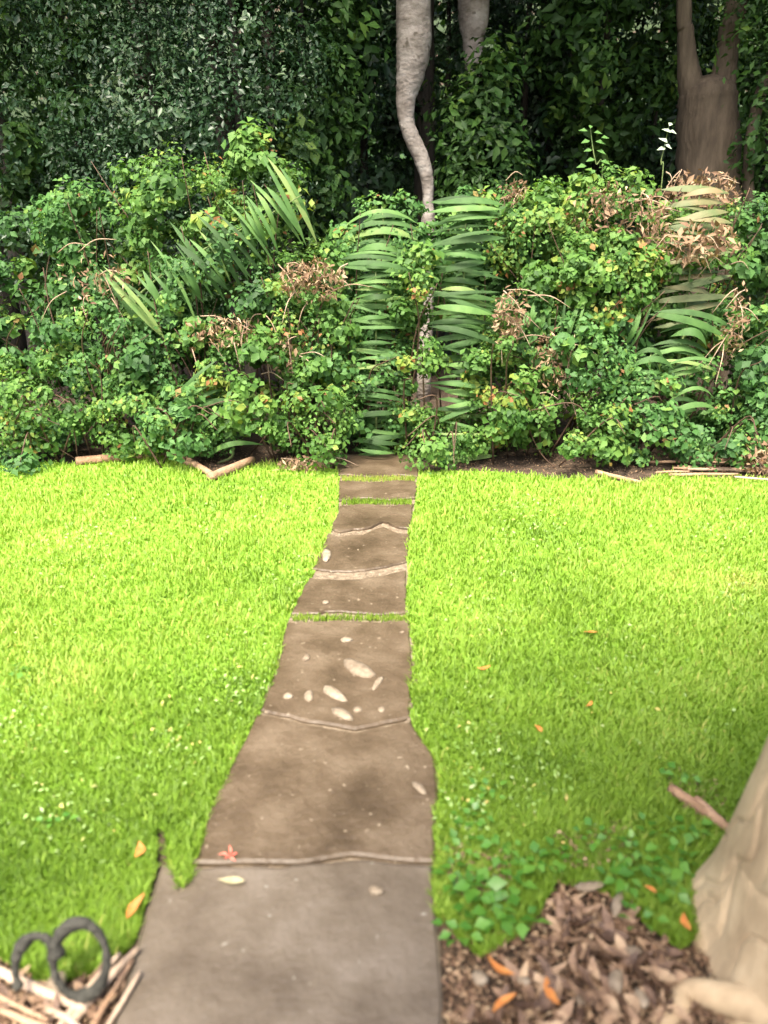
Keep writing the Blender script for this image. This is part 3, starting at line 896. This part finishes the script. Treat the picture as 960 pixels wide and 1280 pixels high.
# tall shoot and white-leaved stalk
def shoot(pts, Y, leafs, lab, mat, lmat, size, name):
    base = P(*pts[0], Y)
    root = empty(name, (base.x, Y, 0))
    tag(root, lab, 'plant')
    pl = [(Vector((base.x, Y + .1, 0)), .008)] + [(P(a, b, Y), .005) for a, b in pts]
    pl[-1] = (pl[-1][0], .002)
    p2, r2 = spline(pl, 6)
    part('stem', tube('stem', p2, r2, mat, 5), root)
    for (a, b, ang, k) in leafs:
        c = np.array([P(a, b, Y - .02)])
        D = np.array([[math.cos(R(ang)), -.2, math.sin(R(ang))]])
        part('leaf', leaf_cloud('leaf', c, np.array([[.1, -.6, .7]]), np.array([size * k]), np.array([.6]), np.array([.75]), lmat, D), root)
shoot([(752, 235), (745, 205), (741, 185), (738, 160)], 6.4,
      [(738, 158, 80, .8), (729, 163, 160, 1), (748, 166, 20, 1), (732, 177, 200, 1.1), (751, 178, 5, 1.2), (757, 172, 30, 1), (735, 188, 190, 1), (752, 190, -20, 1.1), (738, 200, 200, 1.1), (757, 203, -10, 1.2), (727, 208, 190, 1.2), (763, 214, 10, 1.1), (740, 215, 220, 1.1), (748, 222, -30, 1.2), (733, 222, 200, 1.2)],
      'tall leafy shoot standing above the hedge against the dark wood', M['stem_green'], M['bramble'], .07, 'leafy_shoot')
shoot([(826, 240), (826, 205), (830, 185), (836, 158)], 6.4,
      [(838, 155, 70, .8), (833, 163, 120, 1), (841, 165, -10, .9), (829, 175, 110, 1.1), (835, 183, -30, .9), (827, 186, 190, 1)],
      'slim stalk with whitish leaves above the hedge beside the forked trunk', M['stem_green'], M['white_leaf'], .075, 'white_leaf_stalk')

# trailing bare canes
def cane(pts, lab, r=.004, mat='stem'):
    p2, r2 = spline([(P(a, b, Y), r) for a, b, Y in pts], 7)
    c = p2[0]
    o = empty('bramble_cane', c)
    tag(o, lab, 'stem')
    part('stem', tube('stem', p2, r2, M[mat], 5), o)
cane([(640, 470, 5.7), (655, 520, 5.65), (675, 565, 5.6), (702, 592, 5.55)], 'thin bare cane arching from the hollow down to the lawn')
cane([(690, 460, 5.75), (715, 490, 5.7), (738, 508, 5.7), (760, 530, 5.7)], 'thin brown cane crossing the dark hollow')
cane([(290, 400, 5.75), (315, 415, 5.7), (335, 440, 5.7)], 'short pale cane among dead stalks left of the path', .004, 'wood_pale')
cane([(330, 230, 6.2), (352, 258, 6.15), (372, 282, 6.15)], 'reddish cane slanting down at the top left of the hedge', .006)

# ------------------------------------------------------------------ timber and straw at the hedge foot
def stick(p0, p1, r, label, mat='wood_brown', group=None, sag=0.0, name='stick', n=8):
    a, b = Vector(p0), Vector(p1)
    md = a.lerp(b, .5) + Vector((random.uniform(-.01, .01), random.uniform(-.01, .01), sag))
    p2, r2 = spline([(a, r), (md, r * random.uniform(.9, 1.1)), (b, r * .75)], 5)
    c = p2[0].copy()
    me = tube(name, [p - c for p in p2], r2, M[mat], n, .07, seed=int(abs(a.x) * 1000))
    o = link(name, me, None, c)
    tag(o, label, 'log' if r > .02 else 'stick', group)
    return o
stick(G(262, 597, .03), G(316, 574, .05), .035, 'pale-ended brown log slanting at the lawn bulge below the hedge', name='log')
stick(G(214, 566, .03), G(264, 592, .03), .03, 'dark brown log running down to meet the slanting log', name='log')
stick(G(95, 577, .03), G(212, 566, .03), .035, 'long low log along the soil at the lower left of the hedge', name='log')
stick(G(-40, 572, .03), G(60, 570, .03), .03, 'dark log at the left edge below the hedge', name='log', mat='bark_dark')
stick(G(845, 572, .04), G(985, 580, .04), .022, 'thin brown log lying along the lawn at the right', name='log')
stick(G(745, 590, .02), G(800, 603, .02), .018, 'bent brown branch on the soil at the right lawn edge')
rs2 = random.Random(9)
for i in range(14):
    x = rs2.uniform(830, 965); y = rs2.uniform(575, 602)
    a = rs2.uniform(-14, 14)
    ln = rs2.uniform(20, 50)
    stick(G(x - ln, y + a * .2, .02 + rs2.random() * .03), G(x + ln, y - a * .2, .02 + rs2.random() * .03), rs2.uniform(.006, .012), 'thin dry stick in the straw heap at the right hedge foot', random.choice(['wood_brown', 'wood_brown', 'wood_pale']), 'sticks at the right hedge foot')

# ------------------------------------------------------------------ the big tan tree at lower right
def big_tree():
    bx, by = 1.13, 1.34
    root = empty('tan_bark_tree', (bx, by, 0))
    tag(root, 'large tree with smooth tan flaking bark and flaring root at lower right', 'tree')
    # trunk surface with flaking bark plates: creases from a warped Voronoi pattern
    nz, na = 240, 420
    zs = np.concatenate([np.linspace(-.05, 1.0, 230), np.linspace(1.0, 3.6, 71)[1:]])
    nz = len(zs)
    an = np.linspace(0, 2 * np.pi, na, endpoint=False)
    A, Z = np.meshgrid(an, zs)
    r0 = .362 + .035 * np.exp(-np.maximum(Z, 0) / .08) - .03 * np.clip(Z - .6, 0, 3) + .010 * np.sin(3 * A + Z * 2) + .02 * np.exp(-np.maximum(Z, 0) / .2) * np.cos(5 * A + .6)
    U = A * .34
    Wp = Z + .05 * np.sin(U * 9 + Z * 4) + .015 * np.sin(U * 37)
    r_ = np.random.default_rng(4)
    seeds = []
    for _ in range(330):
        seeds.append((r_.uniform(0, 2 * np.pi * .34), r_.uniform(-.1, 3.7)))
    seeds = np.array(seeds)
    d1 = np.full(U.shape, 9.); d2 = np.full(U.shape, 9.); idx = np.zeros(U.shape, int)
    per = 2 * np.pi * .34
    for k, (su, sz) in enumerate(seeds):
        du = np.abs(U + .05 * np.sin(Z * 9 + 1) + .02 * np.sin(Z * 31 + U * 20) - su); du = np.minimum(du, per - du)
        d = np.sqrt((du * 1.15) ** 2 + ((Wp - sz) * .55) ** 2)
        m = d < d1
        d2 = np.where(m, d1, np.minimum(d2, d)); d1 = np.where(m, d, d1); idx = np.where(m, k, idx)
    crease = np.clip((d2 - d1) / .022, 0, 1)
    lift = r_.uniform(-.004, .005, len(seeds))[idx]
    r = r0 + (crease ** .7 - 1) * .011 + lift * crease
    cxz = bx + .14 * Z
    X = cxz + r * np.cos(A); Y = by - .05 * Z + r * np.sin(A)
    V = np.stack([X, Y, Z], -1).reshape(-1, 3)
    i = np.arange(na)[None]; j = np.arange(nz - 1)[:, None] * na
    F = np.stack([i + j, (i + 1) % na + j, (i + 1) % na + j + na, i + j + na], -1).reshape(-1, 4)
    part('trunk', fast_mesh('trunk', V, F, M['bark_tan'], smooth=True), root)
    # surface roots
    for pts in ([(Vector((.93, 1.12, .10)), .06), (G(872, 1240, .012), .028), (G(848, 1264, .0), .024), (G(825, 1295, -.01), .022), (G(790, 1370, -.03), .03)],
                [(Vector((1.2, 1.7, .12)), .1), (Vector((1.35, 1.95, .02)), .06), (Vector((1.5, 2.2, -.05)), .04)]):
        p2, r2 = spline(pts, 7)
        part('root', tube('root', p2, r2, M['bark_tan'], 12, .04), root)
    top = Vector((bx + .49, by - .18, 3.5))
    rr = random.Random(3)
    CR = [((.7, -.7, 4.6), (1.2, .8, .6)), ((-.2, -1.6, 4.8), (1.0, .8, .6)), ((2.0, -.6, 4.8), (1.2, .8, .6)), ((1.1, -2.5, 5.2), (1.5, .9, .8))]
    Cs, Ns, Ls, Ts = [], [], [], []
    for c, r2_ in CR:
        for k in range(4):
            e = Vector(c) + Vector((rr.uniform(-.7, .7) * r2_[0], rr.uniform(-.7, .7) * r2_[1], rr.uniform(-.2, .5) * r2_[2]))
            p2, rad = spline([(top, .12), (top.lerp(e, .5) + Vector((0, 0, .2)), .06), (e, .012)], 5)
            part('limb', tube('limb', p2, rad, M['bark_tan'], 8, .04), root)
        C, N, L, t = clump_leaves(c, r2_, 125, 36, .36, .10, shell=.3, front=0)
        Cs.append(C); Ns.append(N); Ls.append(L); Ts.append(t)
    C = np.concatenate(Cs); N = np.concatenate(Ns); L = np.concatenate(Ls); t = np.concatenate(Ts)
    part('crown', leaf_cloud('crown', C, N, L, np.full(len(C), .6), t, M['wood_leaf']), root)
big_tree()

# ------------------------------------------------------------------ leaf litter, fallen leaves
def litter(poly_px, n, lab):
    poly = [G(*v) for v in poly_px]
    xs = [v.x for v in poly]; ys = [v.y for v in poly]
    X = rng.uniform(min(xs), max(xs), n); Y = rng.uniform(min(ys), max(ys), n)
    k = inside(poly, X, Y)
    X, Y = X[k], Y[k]
    m = len(X)
    C = np.stack([X, Y, rng.uniform(.0, .014, m)], -1)
    N = rng.normal(0, .45, (m, 3)) + np.array([0, 0, 1])
    t = np.clip(rng.normal(.42, .25, m), 0, 1)
    o = link('leaf_litter', leaf_cloud('leaf_litter', C, N, rng.uniform(.008, .022, m), rng.uniform(.3, .7, m), t, M['dead']))
    tag(o, lab, 'leaf litter', kind='stuff')
BEDR_PX = [(552, 1150), (600, 1170), (662, 1160), (700, 1100), (760, 1118), (830, 1180), (880, 1190), (1000, 1200), (1000, 1400), (558, 1400)]
BEDL_PX = [(168, 1182), (128, 1215), (60, 1240), (0, 1200), (-220, 1190), (-220, 1420), (125, 1420), (150, 1260)]
litter(BEDR_PX, 9000, 'fine brown leaf crumbs on the bare soil at the foot of the tan tree')
litter(BEDL_PX, 6000, 'fine brown crumbs and twigs on the bare soil at lower left')
litter([(-200, 566), (420, 566), (424, 588), (340, 580), (268, 602), (205, 573), (-200, 582)], 3500, 'dry crumbs along the hedge foot left of the path')
litter([(522, 568), (1200, 568), (1200, 604), (960, 602), (830, 598), (795, 609), (700, 600), (522, 592)], 3500, 'dry crumbs along the hedge foot right of the path')

for pp, n_, lb in [([(556, 1062), (640, 1075), (635, 1140), (560, 1128)], 260, 'thin brown thatch in the grass beside the grey slab'),
                   ([(690, 1050), (790, 1035), (800, 1085), (700, 1098)], 260, 'thin brown thatch in the grass above the leaf litter'),
                   ([(825, 965), (900, 985), (915, 1045), (860, 1030)], 260, 'brown crumbs in the grass round the bark strips')]:
    litter(pp, n_, lb)
    o = bpy.context.scene.collection.objects[-1]
    o.location.z = .018

def dry_leaf_mesh(ln, wd, curl, seed):
    rr = random.Random(seed)
    V, F = [], []
    K = 7
    sk = rr.uniform(-.2, .2)
    for k in range(K):
        u_ = k / (K - 1)
        wv = wd * max(.04, math.sin(math.pi * u_ ** .85)) * (1 + rr.uniform(-.1, .1))
        z = curl * ln * ((u_ - .5) ** 2) * 1.8
        x = sk * ln * math.sin(u_ * 3.14)
        V += [(x - wv / 2, (u_ - .5) * ln, z + curl * wv * .7), (x, (u_ - .5) * ln, z), (x + wv / 2, (u_ - .5) * ln, z + curl * wv * .5)]
    for k in range(K - 1):
        a = k * 3
        F += [(a, a + 1, a + 4, a + 3), (a + 1, a + 2, a + 5, a + 4)]
    return mesh('fallen_leaf', V, F, M['leaf_dry'], True)
LM = [dry_leaf_mesh(.055 + .006 * i, .022 + .004 * (i % 3), .12 + .07 * (i % 4), i) for i in range(8)]

def fallen(x, y, z, me, lab, group=None, mat=None, rot=None, scale=1.0, tilt=.35):
    o = link('fallen_leaf', me, None, (x, y, z))
    o.rotation_euler = (random.gauss(0, tilt), random.gauss(0, tilt), random.uniform(0, 6.28) if rot is None else rot)
    o.scale = (scale,) * 3
    if mat:
        o.data = me.copy(); o.data.materials[0] = mat
    tag(o, lab, 'leaf', group)
    return o
pR = [G(*v) for v in [(610, 1255), (668, 1190), (690, 1120), (755, 1128), (835, 1188), (866, 1215), (850, 1290), (558, 1290)]]
cnt = 0
while cnt < 190:
    x, y = random.uniform(.0, .95), random.uniform(1.12, 1.7)
    if not inside(pR, np.array([x]), np.array([y]))[0]: continue
    fallen(x, y, random.uniform(.008, .022), LM[cnt % 8], 'dry brown curled leaf in the litter at the foot of the tan tree', 'dry leaves in the right litter bed', scale=random.uniform(.6, 1.05))
    cnt += 1
pL = [G(*v) for v in [(165, 1190), (120, 1225), (60, 1245), (0, 1215), (0, 1285), (145, 1285)]]
cnt = 0
while cnt < 45:
    x, y = random.uniform(-1.0, -.45), random.uniform(1.12, 1.5)
    if not inside(pL, np.array([x]), np.array([y]))[0]: continue
    fallen(x, y, random.uniform(.012, .03), LM[cnt % 8], 'dry tan leaf in the litter at lower left beside the path', 'dry leaves in the left litter bed', scale=random.uniform(.5, .85))
    cnt += 1
for px, py, k, mat, rot, sc, lab in [
    (172, 1068, 2, 'leaf_orange', .1, .8, 'orange leaf upright in the grass left of the path'),
    (171, 1140, 3, 'leaf_orange', -.35, 1.0, 'thin orange leaf at the left edge of the grey slab'),
    (289, 1102, 5, 'leaf_cream', 1.5, .85, 'cream oval leaf lying flat on the path below the joint'),
    (690, 1245, 4, 'leaf_orange', .2, .9, 'golden leaf in the lower left of the leaf litter'),
    (625, 1215, 3, 'leaf_orange', .9, 1.0, 'bright orange leaf in the soil right of the path'),
    (630, 1262, 6, 'leaf_orange', 2.2, .8, 'orange leaf lowest beside the path'),
    (858, 1158, 1, 'leaf_orange', 0, .8, 'orange leaf against the tan trunk above the litter'),
    (812, 1117, 0, 'leaf_orange', .8, .65, 'small orange leaf lying in the shaded grass by the trunk'),
    (738, 795, 2, 'leaf_orange', 1.2, .9, 'faded orange leaf on the sunlit right lawn, farthest one'),
    (605, 838, 1, 'leaf_orange', 1.5, .9, 'yellow-orange leaf on the lawn close right of the path'),
    (672, 915, 0, 'leaf_orange', .4, .8, 'pinkish-orange leaf halfway down the right lawn'),
    (735, 885, 3, 'leaf_orange', 2.4, .7, 'small orange leaf in the middle of the right lawn')]:
    c = G(px, py, .022)
    fallen(c.x, c.y, .021 if 'path' in lab and 'flat' in lab else .035, LM[k], lab, None, M[mat], rot, sc, .1)
# bark strips on the lawn at right
for a, b, lab in [((838, 985), (905, 1030), 'brown strip of fallen bark lying in the grass near the tan trunk'), ((870, 1000), (915, 1040), 'grey-brown bark strip beside the brown one near the tan trunk')]:
    o = stick(G(*a, .03), G(*b, .03), .016, lab, 'wood_brown', name='bark_strip')
    o['category'] = 'bark'
# red blossom on the path
bl = empty('fallen_blossom', G(287, 1071, .02)); tag(bl, 'small red star-shaped blossom lying on the path joint', 'flower')
for k in range(5):
    a = k * 1.256 + .3
    V = [(0, 0, 0), (math.cos(a - .25) * .016, math.sin(a - .25) * .016, .008), (math.cos(a + .2) * (.022 + .006 * (k % 3)), math.sin(a + .2) * (.022 + .006 * (k % 3)), .003 + .014 * (k % 2)), (math.cos(a + .25) * .016, math.sin(a + .25) * .016, .008), (math.cos(a) * .016, math.sin(a) * .016, .003)]
    link('petal', mesh('petal', V, [(0, 1, 4), (1, 2, 4), (2, 3, 4), (3, 0, 4)], M['petal']), bl)

# ------------------------------------------------------------------ lower left: sticks and dark loops
for a, b, r, lab, mt in [
    ((-30, 1200), (108, 1262), .012, 'thick pale stick slanting from the left edge to the others', 'wood_pale'),
    ((92, 1275), (172, 1186), .010, 'pale stick slanting up to the path corner', 'wood_pale'),
    ((118, 1280), (166, 1200), .007, 'orange-brown stick next to the slanting pale one', 'wood_brown'),
    ((70, 1290), (150, 1192), .008, 'greyish stick outermost of the slanting bundle', 'wood_pale'),
    ((130, 1290), (175, 1215), .006, 'thin stick against the path edge at lower left', 'wood_pale'),
    ((0, 1262), (90, 1292), .007, 'brown stick low at the left corner', 'wood_brown'),
    ((-20, 1235), (60, 1275), .006, 'thin tan stick under the thick one at the left corner', 'wood_brown'),
    ((60, 1262), (110, 1300), .008, 'short pale stick at the bottom edge', 'wood_pale'),
]:
    stick(G(*a, .025), G(*b, .03), r, lab, mt)
for px, py, rx, ry, lab, a0, a1 in [(100, 1200, 34, 46, 'taller dark grey loop standing in the grass at lower left', -95, 275), (47, 1212, 28, 42, 'lower dark grey loop left of the taller one', 20, 215)]:
    Yl = G(px, py + ry, 0).y
    pts = []
    K = 26
    for i in range(K + 1):
        a = R(a0 + (a1 - a0) * i / K)
        p = P(px + rx * math.cos(a), py - ry * math.sin(a), Yl + .03 * math.sin(a))
        pts.append(p)
    c = Vector((pts[0].x, Yl, 0))
    closed = a1 - a0 >= 360
    if closed: pts = pts[:-1]
    o = empty('loop', c)
    tag(o, lab, 'loop', )
    part('ring', tube('ring', pts, [7.5 * S(Yl) * 1.25 * (.9 + .3 * math.sin(i * .45 + 1) + .08 * math.sin(i * 2.1)) for i in range(len(pts))], M['loop'], 10, .12, closed), o)

# ------------------------------------------------------------------ broad-leaved weeds in the grass
WL = []
for i in range(3):
    t_ = np.array([.3 + .25 * i])
    WL.append(leaf_cloud('leaf', np.array([[0, 0, 0.]]), np.array([[0, 0, 1.]]), np.array([1.]), np.array([.75]), t_, M['weed'], np.array([[0, 1., 0]])))
def weed(px, py, lab, n=12, size=.035, spread=.06, h=.05):
    c = G(px, py)
    root = empty('weed', c)
    tag(root, lab, 'weed', 'broad-leaved weeds in the grass')
    for i in range(n):
        a = i * 2.4 + random.uniform(-.3, .3)
        r = spread * math.sqrt((i + .5) / n)
        o = link('leaf', WL[i % 3], root, (math.cos(a) * r, math.sin(a) * r, h * random.uniform(.5, 1.1)))
        o.rotation_euler = (random.gauss(.1, .3), random.gauss(0, .3), a - 1.57)
        o.scale = (size * random.uniform(.7, 1.2),) * 3
for px, py, lab, n, sz in [(588, 1032, 'bright clover-like weed beside the path where it bulges', 14, .032), (592, 1125, 'bright weed with big leaves right of the grey slab, above the soil', 14, .045),
                       (640, 1115, 'weed between the grey slab and the leaf litter', 10, .04), (578, 1070, 'small weed hugging the path edge just below the bulge', 8, .028),
                       (790, 1080, 'weed with pale leaves above the litter in the shade', 12, .036), (808, 1055, 'small weed in the shaded grass near the bark strips', 9, .03),
                       (745, 1060, 'weed directly above the cream stone of the litter', 10, .03), (850, 985, 'weed by the bark strips', 10, .03),
                       (830, 1120, 'dark broad weed against the tan trunk', 12, .042), (800, 1160, 'weed at the upper right rim of the litter', 8, .036),
                       (70, 1040, 'weed in the lawn at the left edge of the picture', 10, .026), (30, 850, 'pale weed on the left lawn beside the picture edge', 10, .03), (650, 1165, 'weed on the soil left of the litter', 7, .04),
                       (566, 1105, 'weed crowding the right edge of the grey slab', 10, .036), (615, 1150, 'dark weed between the grey slab and the small grey stones', 12, .045), (575, 1175, 'lowest weed against the grey slab', 10, .045),
                       (625, 1075, 'weed midway between the bulge and the leaf litter', 10, .034), (610, 1000, 'tiny-leaved weed just right of the bulge', 10, .026), (670, 1090, 'weed up and left of the leaf litter', 10, .034),
                       (700, 1085, 'weed just above the left corner of the cream stone', 9, .034), (775, 1110, 'weed behind the standing pale stone', 12, .04), (845, 1090, 'weed a little left of the trunk edge', 12, .04), (860, 1050, 'weed tucked at the foot of the slanting trunk edge', 10, .036)]:
    weed(px, py, lab, n, sz)
# grass growing in the two farthest path joints
for y in (601, 630, 776):
    a, b = path_x(y)
    n = 700 if y < 700 else 450
    X = rng.uniform(a + 3, b - 3, n)
    pts = np.array([G(x, y + rng.normal(0, 1.6)) for x in X])
    D = np.stack([rng.normal(0, .3, n), rng.normal(0, .3, n), np.ones(n)], -1)
    C = pts + np.array([0, 0, .018])
    o = link('joint_grass', leaf_cloud('joint_grass', C, rng.normal(size=(n, 3)) * np.array([1, 1, .1]), rng.uniform(.02, .045, n), np.full(n, .14), rng.uniform(.3, .9, n), M['grass'], D))
    tag(o, {601: 'line of grass in the path joint nearest the hedge', 630: 'line of grass in the second path joint from the hedge', 776: 'sparse grass in the sandy path joint midway'}[y], 'grass', kind='stuff')
